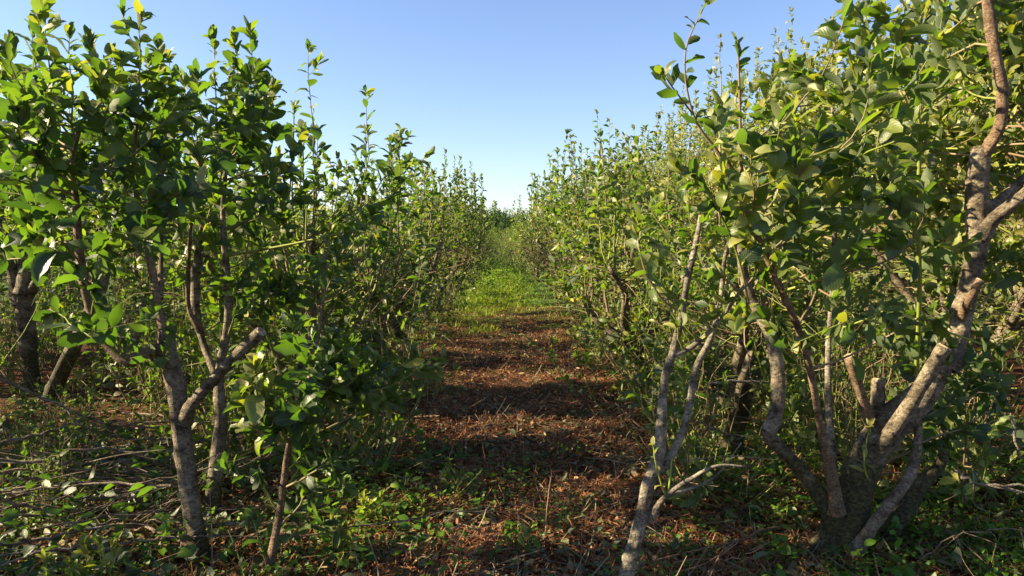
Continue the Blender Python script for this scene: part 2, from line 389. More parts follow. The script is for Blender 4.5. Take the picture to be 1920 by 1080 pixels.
def side_twigs(sh, crown, tw, q, n, size, step, tint, length=0.28, k=4):
    """leafy laterals leaving a shoot"""
    for _ in range(n):
        i = q.integers(2, len(sh) - 1); b = sh[i, :3]
        a = q.random() * 6.28; el = q.uniform(0.1, 1.0); L = length * q.uniform(0.5, 1.3)
        t = b + L * np.array([math.cos(a) * math.cos(el), math.sin(a) * math.cos(el), math.sin(el)])
        s2 = shoot_curve(b, t, q, max(0.0016, sh[i, 3] * 0.55), 0.0012, 5, sag=0.6)
        tw.add(s2, k, tint=np.clip(0.75 + q.normal(0, 0.15), 0, 1), cap=False)
        crown.along(s2, 0.15, step, size, tint)

# ---------------------------------------------------------------- row trees (variants)
def make_variant(i, h=2.8, spread=0.85, nl=5, nsh=60, lod='mid', mat=None, size=0.085, step=0.03, low=0.35, bark=None, stubs=2, lean=0.0, hang=12, tint=0.5, bare=25, twk=4, tangle=0.5):
    """returns dict part -> list of (name, mesh) in local space"""
    q = np.random.default_rng(100 + i); mat = mat or M_LEAF; bark = bark or M_BARK_OLD
    parts = []
    trunk = Tubes()
    th = q.uniform(0.32, 0.55)
    lx, ly = q.normal(0, 0.06, 2) + np.array([lean, 0])
    tr = q.uniform(0.055, 0.085)
    top = np.array([lx, ly, th])
    trunk.add(spline([(0, 0, -0.12, tr * 1.7), (0, 0, 0.0, tr * 1.35), (lx * 0.4, ly * 0.4, th * 0.5, tr), (lx, ly, th, tr * 0.95), (lx, ly, th + 0.06, tr * 0.5)], 12), 12, knob=0.10)
    limbs = []; cuts = []
    a0 = q.random() * 6.28
    for j in range(nl):
        a = a0 + j * 6.283 / nl + q.normal(0, 0.35); out = spread * q.uniform(0.35, 0.8); zh = h * q.uniform(0.42, 0.62)
        rr = tr * q.uniform(0.42, 0.68)
        d = np.array([math.cos(a), math.sin(a)])
        pts = [(*(top - [0, 0, 0.07]), rr * 1.1), (*(top[:2] + d * out * 0.55 + q.normal(0, 0.05, 2)), th + (zh - th) * 0.28, rr), (*(top[:2] + d * out + q.normal(0, 0.08, 2)), th + (zh - th) * 0.65, rr * 0.75), (*(top[:2] + d * out * 1.12 + q.normal(0, 0.10, 2)), zh, rr * 0.5)]
        L = spline(pts, 14); limbs.append(L)
        if j < stubs:
            L = L[:q.integers(7, 11)]; limbs[-1] = L
            cuts.append((L[-1, :3], L[-1, :3] - L[-2, :3], L[-1, 3]))
        t2 = Tubes(); t2.add(L, 9, knob=0.09, seed=j)
        parts.append(("limb", t2.mesh("limb", bark if j % 2 == 0 else M_BARK), None))
        for c in (cuts[-1:] if j < stubs else []):
            parts.append(("cut_face", cut_disc(*c), len(parts) - 1))
    parts.insert(0, ("trunk", trunk.mesh("trunk", bark), None))
    parts = [(a, b, c if c is None else c + 1) for a, b, c in parts]
    tw = Tubes(); cr = Crown(500 + i)
    LP = np.concatenate([l[3:] for l in limbs])
    for k in range(nsh):
        a = q.random() * 6.28; rad = spread * math.sqrt(q.random()) * 1.05
        zt = h * (1 + 0.10 * math.sin(2 * a + i) + 0.07 * math.sin(5 * a + 2 * i)) * q.uniform(0.55, 1.0) - 0.25 * h * (rad / spread) ** 2 * q.random()
        if q.random() < 0.12: zt *= q.uniform(1.04, 1.2) if h < 3.5 else q.uniform(1.0, 1.06)
        t = np.array([top[0] + math.cos(a) * rad, top[1] + math.sin(a) * rad, zt])
        dist = np.linalg.norm((LP[:, :3] - t) * [1.3, 1.3, 0.7], axis=1) + np.where(LP[:, 2] > zt - 0.3, 5, 0) + q.uniform(0, 0.3, len(LP))
        b = LP[np.argmin(dist)]
        s = shoot_curve(b[:3], t, q, min(b[3] * 0.7, 0.013 if k % 4 == 0 else 0.008))
        tw.add(s, twk, tint=q.uniform(0.1, 0.95), cap=False)
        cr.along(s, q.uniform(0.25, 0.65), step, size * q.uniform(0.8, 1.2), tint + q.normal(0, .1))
        side_twigs(s, cr, tw, q, q.integers(0, 5), size, step, tint, 0.25, twk)
    for k in range(9):         # tall bare-legged water shoots, leafy only near the top
        b = LP[q.integers(0, len(LP))]; a = q.random() * 6.28; o_ = q.uniform(0.05, 0.3)
        t = b[:3] + [math.cos(a) * o_, math.sin(a) * o_, 0]; t[2] = max(h * q.uniform(0.7, 1.0), b[2] + 0.4)
        s = shoot_curve(b[:3], t, q, q.uniform(0.010, 0.017), 0.004, 11); tw.add(s, 6, tint=q.uniform(0.25, 0.6), cap=False)
        cr.along(s, q.uniform(0.6, 0.8), step, size, tint)
    for k in range(hang):      # low leafy shoots round the base
        a = q.random() * 6.28; b = LP[q.integers(0, len(LP) // 2)]; w1 = spread * q.uniform(0.1, 0.9)
        t = np.array([b[0] * .5 + math.cos(a) * w1, b[1] * .5 + math.sin(a) * w1, q.uniform(low, h * 0.5)])
        s = shoot_curve(b[:3], t, q, 0.004, sag=1.0); tw.add(s, twk, tint=q.uniform(0.4, 1), cap=False)
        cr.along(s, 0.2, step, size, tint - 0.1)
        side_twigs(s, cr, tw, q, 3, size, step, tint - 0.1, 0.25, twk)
    for k in range(bare):      # bare wiry twigs in the tangle of the lower crown
        b = LP[q.integers(0, len(LP))]; a = q.random() * 6.28; L = q.uniform(0.2, 0.9)
        t = b[:3] + L * np.array([math.cos(a), math.sin(a), q.uniform(-0.6, 0.9)]); t[2] = max(t[2], 0.08)
        s = shoot_curve(b[:3], t, q, q.uniform(0.003, 0.006), 0.0012, 8, sag=q.uniform(.2, 1.5)); tw.add(s, twk, tint=q.uniform(0.1, 1.0), cap=False)
    parts.append(("shoots", tw.mesh("shoots", M_TWIG), None))
    parts.append(("crown", cr.mesh("crown", lod, mat, seed=i), None))
    return parts

def place(parts, name, loc, rz, sc, label, cat="tree", group=None, only=None):
    root = thing(name, loc, label, cat, group, rz)
    root.scale = sc if isinstance(sc, tuple) else (sc, sc, sc)
    made = []
    for n, me, par in parts:
        o = bpy.data.objects.new(n, me); COL.objects.link(o)
        o.parent = root if par is None else made[par]
        made.append(o)
    return root

# ---------------------------------------------------------------- ground
def make_ground():
    def axis(lo, hi, fine_lo, fine_hi, st):
        f = np.arange(fine_lo, fine_hi + st, st)
        a = f[-1] + np.geomspace(0.2, hi - f[-1], 26); b = f[0] - np.geomspace(0.2, f[0] - lo, 26)
        return np.concatenate([b[::-1], f, a])
    xs = axis(-900, 900, -5, 5, 0.07); ys = axis(-300, 1200, 0.5, 16, 0.07)
    X, Y = np.meshgrid(xs, ys); Z = hgt(X, Y)
    nx, ny = len(xs), len(ys)
    i = np.arange(ny - 1)[:, None] * nx; j = np.arange(nx - 1)[None]
    Q = np.stack([i + j, i + j + 1, i + nx + j + 1, i + nx + j], -1).reshape(-1, 4)
    link("ground", mesh_from("ground", np.stack([X, Y, Z], -1).reshape(-1, 3), Q, M_GROUND), kind="structure")
make_ground()

# ---------------------------------------------------------------- the big trees near the camera
class Hero:
    def __init__(s, name, label, base, seed, cat="tree", group=None):
        s.base = np.array(base, float); s.base[2] = hgt(s.base[0], s.base[1])
        s.root = thing(name, tuple(s.base), label, cat, group)
        s.q = np.random.default_rng(seed); s.seed = seed; s.tw = Tubes(); s.cr = Crown(seed); s.LP = []
    def limb(s, pix, mat, name="limb", n=None, k=12, knob=0.10, cut=False, grow=True, label=None, parent=None):
        """pix: rows (px, py, depth, radius)"""
        w_ = np.array([[*P(a, b, c), r] for a, b, c, r in pix])
        w_[:, :3] -= s.base
        L = spline(w_, n or max(8, 5 * len(pix)))
        if len(s.LP) and not cut: L[:5, 3] *= np.array([1.35, 1.28, 1.18, 1.1, 1.04])
        t = Tubes(); t.add(L, k, knob=knob, seed=len(s.LP)); me = t.mesh(name, mat)
        o = link(name, me, parent or s.root)
        if label: o["label"] = label
        if cut:
            link("cut_face", cut_disc(L[-1, :3], L[-1, :3] - L[-3, :3], L[-1, 3] * 0.99, 14), o)
        if grow: s.LP.append(L)
        return o, L
    def shoot(s, b, tip, r0=0.006, start=0.25, step=0.028, size=0.09, tint=0.5, sides=3, sag=0.0, slen=0.22, asp=0.44):
        tip = np.asarray(tip, float) - s.base; LP = np.concatenate(s.LP)
        if b is None:
            dist = np.linalg.norm((LP[:, :3] - tip) * [1.25, 1.1, 0.75], axis=1) + np.where(LP[:, 2] > tip[2] - 0.12, 4, 0) + s.q.uniform(0, 0.12, len(LP))
            bb = LP[np.argmin(dist)]; b = bb[:3]; r0 = min(r0, bb[3] * 0.8)
        else: b = np.asarray(b, float) - s.base
        sh = shoot_curve(b, tip, s.q, r0, n=10, sag=sag)
        s.tw.add(sh, 6, tint=s.q.uniform(0.2, 0.95), cap=False)
        s.cr.along(sh, start, step, size, tint, asp)
        if sides: side_twigs(sh, s.cr, s.tw, s.q, sides, size, step, tint, slen, 5)
    def line(s, pix, leafy=0.3, step=0.03, size=0.09, tint=0.5, twt=0.8, asp=0.44, sides=0):
        """a shoot drawn through given points"""
        w_ = np.array([[*P(a, b, c), r] for a, b, c, r in pix]); w_[:, :3] -= s.base
        L = spline(w_, 5 * len(pix)); s.tw.add(L, 6, tint=twt, cap=False)
        if leafy < 1: s.cr.along(L, leafy, step, size, tint, asp)
        if sides: side_twigs(L, s.cr, s.tw, s.q, sides, size, step, tint, 0.2, 5)
    def fill(s, n, x0, x1, y0, y1, d0, d1, **kw):
        for _ in range(n):
            s.shoot(None, P(s.q.uniform(x0, x1), s.q.uniform(y0, y1), s.q.uniform(d0, d1)), **kw)
    def done(s, lod='hi', mat=None, **kw):
        m = s.tw.mesh("shoots", M_TWIG)
        if m: link("shoots", m, s.root)
        m = s.cr.mesh("crown", lod, mat or M_LEAF, seed=s.seed, **kw)
        if m: link("crown", m, s.root)

# L1: the near tree with the sawn stub
h = Hero("orchard_tree", "near shaded tree with a long bare sawn-off stub angled up from its grey trunk", P(378, 1062, 3.45), 11)
o, _ = h.limb([(388, 1110, 3.45, .085), (377, 1048, 3.45, .054), (364, 975, 3.46, .045), (346, 850, 3.5, .042), (334, 760, 3.5, .041), (322, 690, 3.5, .039), (314, 645, 3.5, .037), (308, 622, 3.5, .026)], M_BARK, "trunk", n=34, k=18, grow=False)
h.limb([(345, 790, 3.49, .040), (358, 762, 3.46, .030), (398, 714, 3.42, .027), (445, 666, 3.38, .026), (490, 622, 3.34, .0255)], M_BARK, "sawn_stub", cut=True, grow=False, label="bare sawn-off stub angled upward")
h.limb([(322, 660, 3.5, .034), (300, 657, 3.48, .030), (270, 664, 3.46, .027), (240, 676, 3.45, .025), (206, 650, 3.45, .023), (180, 610, 3.45, .022), (160, 545, 3.46, .020), (148, 460, 3.47, .018), (143, 380, 3.48, .015), (135, 310, 3.5, .010), (150, 240, 3.5, .007)], M_BARK_YOUNG, n=50)
h.limb([(310, 650, 3.5, .026), (302, 600, 3.52, .021), (290, 530, 3.55, .018), (272, 440, 3.55, .016), (258, 380, 3.55, .013), (250, 300, 3.5, .009), (262, 200, 3.45, .006)], M_BARK_YOUNG, n=36)
h.limb([(300, 560, 3.55, .013), (302, 460, 3.65, .011), (298, 370, 3.7, .009), (315, 280, 3.7, .006)], M_BARK_YOUNG)
for tx, ty, d in [(85, 22, 3.3), (60, 50, 3.5), (170, 85, 3.4), (265, 32, 3.4), (295, 90, 3.6), (225, 110, 3.2), (20, 90, 3.0), (130, 70, 3.7), (325, 150, 3.6), (0, 130, 3.5), (190, 140, 3.0)]:
    h.shoot(None, P(tx, ty, d), sides=2, step=0.03, size=0.105)
h.fill(27, -80, 380, 110, 430, 2.7, 4.3, sides=1, step=0.047, tint=0.22, start=0.25, size=0.12, asp=0.5)  # low tint puts the near crown's shade into its leaf colour
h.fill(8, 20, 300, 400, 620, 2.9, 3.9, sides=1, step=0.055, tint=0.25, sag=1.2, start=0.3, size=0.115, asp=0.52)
h.shoot(P(330, 700, 3.5), P(235, 640, 3.3), sides=1, tint=0.3, sag=1.5)
h.line([(150, 330, 3.45, .006), (60, 290, 3.2, .005), (-20, 225, 3.0, .004)], 0.1, tint=0.3); h.line([(140, 350, 3.45, .006), (250, 290, 3.3, .005), (340, 190, 3.2, .003)], 0.2, tint=0.35)
h.done()

# L1b: the slimmer twin stem just behind it
h = Hero("orchard_tree", "slender two-stemmed tree right behind the trunk with the sawn stub", P(402, 960, 3.95), 12)
h.limb([(402, 985, 3.95, .055), (400, 930, 3.95, .040), (408, 850, 3.97, .040), (414, 790, 4.0, .036), (412, 700, 4.02, .024), (428, 600, 4.05, .022), (424, 500, 4.05, .019), (418, 400, 4.05, .015), (425, 300, 4.0, .009)], M_BARK, "trunk", n=44)
h.limb([(412, 720, 4.0, .024), (380, 640, 4.1, .020), (366, 560, 4.15, .024), (372, 480, 4.2, .022), (376, 455, 4.2, .020)], M_BARK, cut=True)
h.limb([(374, 620, 4.1, .014), (352, 560, 4.1, .012), (360, 400, 4.1, .009), (380, 300, 4.1, .006)], M_BARK_YOUNG)
for tx, ty, d in [(400, 75, 4.0), (470, 62, 3.9), (440, 80, 4.1), (480, 130, 4.2), (360, 150, 4.1), (345, 160, 4.0), (500, 160, 4.0)]:
    h.shoot(None, P(tx, ty, d), sides=2, step=0.03, size=0.105)
h.fill(18, 290, 570, 130, 400, 3.4, 4.8, sides=1, step=0.046, tint=0.28, start=0.2, size=0.11, asp=0.48)  # tint lowered so the leaf colour itself holds the shade
h.fill(11, 380, 600, 360, 550, 3.9, 4.8, sides=2, step=0.045, tint=0.35, sag=1.0, size=0.105, asp=0.48)
h.line([(425, 480, 4.0, .008), (560, 455, 3.8, .006), (680, 425, 3.6, .004), (700, 402, 3.55, .003)], 0.75, tint=0.2, twt=0.85)
h.line([(420, 420, 4.0, .008), (330, 400, 3.7, .006), (110, 380, 3.3, .003)], 0.6, tint=0.2, twt=0.85)
h.done()

# L1c: leafy sapling low in front
h = Hero("young_tree", "low leafy sapling with bright yellow-green tips beside the stubbed trunk", P(512, 1040, 3.3), 13, cat="young tree")
h.limb([(506, 1085, 3.3, .032), (512, 1030, 3.3, .020), (530, 930, 3.3, .017), (538, 860, 3.3, .0155), (552, 790, 3.3, .013), (566, 730, 3.3, .010), (592, 650, 3.3, .0085), (606, 560, 3.3, .008), (610, 470, 3.3, .0075)], M_BARK_YOUNG, "trunk", n=34, cut=True)
h.fill(12, 520, 690, 640, 880, 2.9, 3.6, sides=2, step=0.042, asp=.5, tint=0.15, sag=1.0, size=0.095, start=0.1)
for tx, ty in [(478, 695), (455, 740), (505, 735), (490, 770)]:
    h.shoot(P(545, 830, 3.3), P(tx, ty, 3.1), sides=0, step=0.022, tint=0.68, size=0.125, asp=.55, start=0.55)  # sunlit glow of these tips is put into a higher leaf tint
h.line([(552, 800, 3.3, .006), (640, 735, 3.3, .005), (720, 728, 3.35, .004), (790, 690, 3.4, .003)], 0.1, step=0.026, tint=0.35, size=0.1, sides=4)
h.fill(6, 560, 770, 640, 760, 3.1, 3.6, sides=2, step=.04, tint=0.3, sag=1.2, size=.1)
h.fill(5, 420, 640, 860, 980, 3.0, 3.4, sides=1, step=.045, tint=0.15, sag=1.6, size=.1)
h.line([(606, 560, 3.3, .004), (625, 500, 3.2, .003), (580, 485, 3.15, .002)], 0.2, step=0.06, tint=0.15)
h.done()

# L0: mossy leaning trunk, next row on the shaded side
h = Hero("orchard_tree", "tree with a mossy leaning trunk that forks behind the stubbed tree", P(98, 752, 6.9), 14)
h.limb([(84, 795, 6.9, .11), (98, 740, 6.9, .072), (128, 670, 6.9, .062), (155, 615, 6.9, .056), (180, 560, 6.9, .052)], M_BARK_OLD, "trunk", k=16, knob=0.1, label="trunk half covered in black moss")
h.limb([(176, 572, 6.9, .055), (192, 540, 6.9, .048), (200, 470, 6.9, .040), (202, 420, 6.85, .034), (190, 330, 6.8, .022), (192, 260, 6.8, .012)], M_BARK)
h.limb([(176, 565, 6.9, .045), (176, 500, 7.0, .028), (190, 440, 7.0, .022), (192, 390, 7.0, .018), (210, 300, 7.0, .010)], M_BARK_YOUNG)
h.limb([(160, 600, 6.9, .05), (210, 605, 6.9, .034), (250, 640, 6.9, .030), (268, 600, 6.95, .026), (268, 570, 7, .024)], M_BARK_OLD, cut=True)
h.fill(60, 60, 340, 190, 470, 6.1, 7.7, sides=4, step=0.035, start=0.2, tint=0.5)
h.done('mid')
h = Hero("orchard_tree", "stout many-forked pale trunk at the picture edge behind cut branches", P(62, 735, 7.3), 15)
h.limb([(66, 775, 7.3, .14), (60, 720, 7.3, .085), (52, 640, 7.3, .078), (45, 560, 7.3, .085), (50, 530, 7.3, .07)], M_BARK_OLD, "trunk", k=16, knob=0.1)
h.limb([(40, 570, 7.3, .07), (22, 500, 7.3, .05), (8, 440, 7.2, .045), (0, 380, 7.2, .035), (-10, 280, 7.2, .018)], M_BARK)
h.limb([(48, 550, 7.3, .08), (48, 500, 7.3, .065), (52, 460, 7.3, .06), (50, 420, 7.25, .04), (44, 340, 7.2, .02)], M_BARK)
h.limb([(50, 560, 7.3, .05), (66, 530, 7.25, .04), (92, 495, 7.2, .038)], M_BARK_OLD, "sawn_stub", cut=True, grow=False)
h.fill(55, -120, 140, 180, 450, 6.4, 8.1, sides=4, step=0.035, start=0.2)
h.done('mid')

# R1: the big gnarled tree
h = Hero("orchard_tree", "big gnarled tree with a stout mossy base and sunlit forking limbs", P(1568, 1045, 3.5), 21)
h.limb([(1560, 1110, 3.5, .20), (1566, 1055, 3.5, .135), (1576, 1010, 3.5, .105), (1592, 960, 3.5, .095), (1606, 910, 3.5, .085), (1630, 850, 3.5, .080), (1668, 800, 3.5, .078), (1715, 755, 3.52, .070), (1752, 705, 3.55, .058), (1780, 650, 3.58, .052)], M_BARK_OLD, "trunk", n=52, k=24, knob=0.09, label="stout trunk, black and mossy at the foot")
h.limb([(1768, 690, 3.58, .052), (1798, 620, 3.6, .044), (1815, 540, 3.62, .046), (1828, 480, 3.62, .049), (1835, 430, 3.62, .055), (1832, 360, 3.62, .048), (1836, 300, 3.6, .044), (1838, 275, 3.6, .034)], M_BARK, n=40, k=20)
h.limb([(1838, 300, 3.6, .030), (1856, 272, 3.56, .026), (1874, 235, 3.52, .026), (1880, 170, 3.5, .026), (1866, 100, 3.5, .025), (1856, 40, 3.5, .024), (1845, -40, 3.5, .020), (1835, -140, 3.5, .012)], M_BARK_YOUNG, n=44, k=14, label="smooth reddish upper limb")
h.limb([(1838, 440, 3.6, .038), (1862, 412, 3.55, .032), (1895, 385, 3.5, .030), (1935, 352, 3.45, .028), (1990, 280, 3.4, .022), (2010, 180, 3.4, .012)], M_BARK, k=14)
h.limb([(1842, 400, 3.62, .026), (1880, 370, 3.66, .024), (1925, 325, 3.7, .022), (1950, 240, 3.75, .014)], M_BARK, k=12)
h.limb([(1800, 600, 3.6, .022), (1818, 560, 3.5, .020), (1838, 525, 3.48, .019)], M_BARK_YOUNG, "sawn_stub", cut=True, grow=False)
h.limb([(1640, 855, 3.46, .040), (1705, 760, 3.36, .034), (1745, 690, 3.3, .030), (1772, 650, 3.28, .030)], M_BARK_OLD, "sawn_stub", cut=True, grow=False)
h.limb([(1640, 860, 3.5, .040), (1642, 800, 3.52, .035), (1645, 745, 3.54, .033), (1648, 712, 3.56, .031)], M_BARK, "sawn_stub", cut=True, grow=False)
h.limb([(1634, 800, 3.5, .026), (1614, 740, 3.44, .025), (1592, 668, 3.4, .024)], M_BARK_YOUNG, "sawn_stub", cut=True, grow=False)
h.limb([(1570, 985, 3.48, .055), (1552, 950, 3.44, .042), (1518, 905, 3.42, .034), (1482, 860, 3.4, .030), (1448, 824, 3.4, .034), (1436, 806, 3.4, .026)], M_BARK_OLD, n=30, k=14)
h.limb([(1440, 812, 3.4, .028), (1456, 775, 3.42, .031), (1458, 700, 3.45, .031), (1444, 630, 3.48, .028), (1420, 580, 3.5, .026), (1402, 540, 3.5, .022), (1390, 480, 3.5, .020), (1395, 400, 3.5, .013), (1388, 280, 3.5, .008)], M_BARK, n=44, k=14)
h.limb([(1566, 960, 3.42, .036), (1560, 890, 3.38, .028), (1538, 800, 3.3, .015), (1520, 700, 3.22, .0145), (1498, 620, 3.15, .0145), (1464, 540, 3.1, .014), (1432, 470, 3.08, .013), (1398, 390, 3.04, .012), (1370, 315, 3.0, .010), (1340, 280, 2.98, .007)], M_BARK_YOUNG, n=56, k=12, label="thin reddish limb leaning toward the alley")
h.limb([(1556, 940, 3.5, .034), (1562, 900, 3.55, .028), (1552, 700, 3.7, .014), (1562, 520, 3.75, .013), (1566, 400, 3.75, .012), (1565, 310, 3.75, .010), (1560, 200, 3.75, .006)], M_BARK_PALE, n=40, k=10)
h.limb([(1596, 1048, 3.42, .036), (1632, 990, 3.38, .026), (1672, 940, 3.40, .024), (1712, 880, 3.45, .022), (1722, 800, 3.5, .018), (1720, 760, 3.5, .014)], M_BARK_DEAD, "dead_limb", n=26, k=12, knob=0.2, grow=False, label="bleached split dead limb at the foot")
h.limb([(1600, 1075, 3.5, .09), (1650, 1030, 3.55, .062), (1690, 965, 3.6, .052), (1730, 905, 3.64, .036), (1765, 865, 3.66, .024), (1770, 790, 3.68, .014)], M_BARK_OLD, "root_sucker", n=22, k=14, knob=0.14, grow=False)
for a_, b_, c_, r_ in [((1545, 1035), (1500, 1072), (1455, 1085), .055), ((1600, 1045), (1640, 1080), (1690, 1092), .06), ((1560, 1050), (1545, 1100), (1520, 1140), .06)]:
    h.limb([(*a_, 3.5, r_), (*b_, 3.46, r_ * .7), (*c_, 3.42, r_ * .3)], M_BARK_OLD, "root", k=12, knob=0.12, grow=False)
# shoots traced
h.line([(1718, 700, 3.5, .010), (1724, 560, 3.3, .010), (1722, 420, 3.15, .009), (1724, 250, 3.05, .008), (1718, 170, 3.0, .006), (1728, 20, 3.0, .004)], 0.5, step=0.028, tint=0.55, size=0.105, twt=0.9, sides=4)
h.line([(1390, 380, 3.02, .007), (1388, 230, 3.0, .006), (1384, 90, 3.0, .004)], 0.15, step=0.055, tint=0.35, size=0.10, twt=0.3, sides=0)
h.line([(1350, 290, 2.98, .006), (1300, 215, 2.95, .0045), (1285, 100, 2.9, .003), (1325, 2, 2.9, .002)], 0.15, step=0.035, tint=0.3, size=0.075, twt=0.4)
h.line([(1300, 215, 2.95, .004), (1262, 165, 2.85, .003), (1245, 140, 2.8, .002)], 0.3, step=0.06, tint=0.3, size=0.095, twt=0.3)
h.line([(1560, 300, 3.7, .007), (1640, 120, 3.4, .006), (1590, -10, 3.3, .004)], 0.3, step=0.03, tint=0.5, size=0.1, twt=0.9, sides=2)
h.line([(1720, 200, 3.05, .006), (1690, 100, 3.0, .005), (1650, 20, 3.0, .003)], 0.2, step=0.03, tint=0.6, size=0.105, twt=0.95, sides=1)
h.line([(1840, 645, 3.3, .005), (1740, 612, 3.1, .0045), (1660, 608, 3.02, .004), (1600, 600, 2.95, .003), (1500, 640, 2.9, .002)], 0.5, step=0.12, tint=0.6, size=0.07, twt=0.97)
h.fill(14, 1330, 1660, 110, 430, 2.7, 3.3, sides=1, step=0.05, tint=0.5, size=0.115, start=0.4, asp=0.5)
h.fill(22, 1380, 1680, 120, 400, 3.6, 4.6, sides=2, step=0.038, tint=0.82, size=0.10, start=0.4)  # high tint paints sunlight into the rear crown leaves
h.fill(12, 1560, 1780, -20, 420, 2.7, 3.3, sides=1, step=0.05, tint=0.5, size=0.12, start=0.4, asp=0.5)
h.fill(48, 1620, 1990, -80, 420, 3.75, 4.7, sides=2, step=0.036, tint=0.84, size=0.10, start=0.35)  # sunlight painted in by the high leaf tint here too
h.fill(12, 1780, 1960, -140, 60, 3.7, 4.6, sides=4, step=0.032, tint=0.6, size=0.098, start=0.2)
h.fill(6, 1400, 1800, 420, 620, 2.8, 3.4, sides=1, step=0.06, tint=0.35, sag=1.4, size=0.11, asp=0.5)
h.fill(12, 1400, 1950, 420, 620, 3.7, 4.5, sides=2, step=0.045, tint=0.5, sag=1.4, size=0.1)
h.fill(12, 1700, 1900, 620, 850, 3.5, 3.9, sides=2, step=0.045, tint=0.25, sag=1.4, size=0.1)
h.shoot(P(1630, 900, 3.42), P(1628, 800, 3.36), sides=0, tint=0.9, size=0.06, step=0.05, start=0.1)
h.done()

# R0: slim pale tree in front, crossing stems
h = Hero("young_tree", "slim pale bare-stemmed tree leaning over the path edge, two stems crossing", P(1168, 1112, 3.05), 22, cat="young tree")
h.limb([(1164, 1130, 3.05, .036), (1182, 1050, 3.05, .031), (1205, 960, 3.05, .029), (1216, 910, 3.05, .031), (1236, 850, 3.06, .024), (1240, 780, 3.08, .020), (1246, 710, 3.1, .018), (1262, 660, 3.1, .018), (1276, 600, 3.1, .014), (1290, 520, 3.1, .0125), (1304, 460, 3.1, .0115), (1314, 405, 3.1, .010)], M_BARK_PALE, "trunk", n=64, k=14, cut=True)
h.limb([(1258, 668, 3.1, .012), (1300, 648, 3.08, .0105), (1345, 605, 3.05, .009), (1396, 535, 3.02, .0075)], M_BARK_PALE, n=20, k=10)
h.limb([(1222, 900, 3.06, .020), (1262, 850, 3.1, .017), (1290, 775, 3.14, .015), (1305, 690, 3.18, .014), (1330, 640, 3.2, .013), (1350, 570, 3.2, .011), (1360, 480, 3.2, .009), (1385, 400, 3.2, .008)], M_BARK_PALE, n=36, k=12)
h.limb([(1216, 975, 3.05, .016), (1250, 930, 3.0, .011), (1300, 895, 2.98, .008), (1345, 873, 2.96, .006), (1400, 875, 2.95, .004)], M_BARK_PALE, n=24, k=8)
h.limb([(1250, 930, 3.0, .007), (1310, 910, 3.05, .006), (1350, 885, 3.1, .004), (1390, 830, 3.1, .003)], M_BARK_PALE, n=16, k=8)
h.line([(1405, 570, 3.0, .004), (1380, 470, 2.95, .0045), (1340, 380, 2.9, .004), (1300, 330, 2.9, .003)], 0.3, step=0.06, tint=0.25, size=0.095, twt=0.8)
for tx, ty in [(1240, 495), (1195, 440), (1360, 560), (1270, 560), (1420, 480), (1330, 450)]:
    h.shoot(None, P(tx, ty, 3.0), sides=1, tint=0.62, size=0.09, step=0.05, start=0.4)
h.line([(1260, 860, 3.05, .004), (1250, 930, 3.0, .004), (1230, 870, 2.95, .003), (1225, 835, 2.95, .002)], 0.3, step=0.07, size=0.045, tint=0.8, twt=1.0)
h.done()

# ---------------------------------------------------------------- rows
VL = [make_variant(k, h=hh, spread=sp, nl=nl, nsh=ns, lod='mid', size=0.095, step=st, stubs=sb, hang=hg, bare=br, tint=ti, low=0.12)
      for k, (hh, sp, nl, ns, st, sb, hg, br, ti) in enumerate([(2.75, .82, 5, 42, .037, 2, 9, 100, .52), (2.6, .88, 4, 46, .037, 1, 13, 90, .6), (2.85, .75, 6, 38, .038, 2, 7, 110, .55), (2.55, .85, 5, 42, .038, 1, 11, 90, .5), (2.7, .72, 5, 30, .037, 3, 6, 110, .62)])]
VR = [make_variant(10 + k, h=hh, spread=sp, nl=nl, nsh=ns, lod='mid', size=0.078, step=st, stubs=sb, hang=hg, bare=br, tint=ti, low=0.15)  # tint raised so these rows' leaves carry sunlight in their colour
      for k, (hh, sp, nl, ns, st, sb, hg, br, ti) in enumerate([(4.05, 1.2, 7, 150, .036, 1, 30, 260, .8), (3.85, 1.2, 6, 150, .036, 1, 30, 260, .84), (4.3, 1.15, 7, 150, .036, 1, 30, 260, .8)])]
LOOK_L = ["with two sawn limbs", "with a spreading loose crown", "with upright crowded stems", "with shoots down to the ground", "with three sawn limbs and thin foliage"]
ORD = ["first", "second", "third", "fourth", "fifth", "sixth", "seventh", "eighth", "ninth", "tenth", "eleventh", "twelfth", "thirteenth", "fourteenth", "fifteenth", "sixteenth", "seventeenth", "eighteenth", "nineteenth", "twentieth", "twenty-first", "twenty-second", "twenty-third", "twenty-fourth", "twenty-fifth", "twenty-sixth", "twenty-seventh", "twenty-eighth"]

def row(x, ys, vs, looks, desc, group, sc=1.0, jit=0.12, shared=None, seed=0, firsts=(), drift=0.0, start=0):
    nth = start
    q = np.random.default_rng(900 + seed)
    for i, y in enumerate(ys):
        v = int(q.integers(0, len(vs))); s = sc * q.uniform(0.93, 1.07) * (firsts[i] if i < len(firsts) else 1)
        xx = x + q.normal(0, jit) + drift * min(1, max(0, (y - 18) / 15)); yy = y + q.normal(0, 0.12)
        if abs(xx) / yy > 0.74: lab = f"tree {looks[v]}, by the camera, {desc}"
        elif shared and nth >= 10: lab = shared
        else: lab = f"tree {looks[v]}, {ORD[nth]} in {desc}"; nth += 1
        s2 = sc * q.uniform(0.93, 1.1)
        place(vs[v], "orchard_tree", (xx, yy, float(hgt(xx, yy))), q.uniform(0, 6.28), (s2, s2, s * q.uniform(0.97, 1.04)), lab, "tree", group)

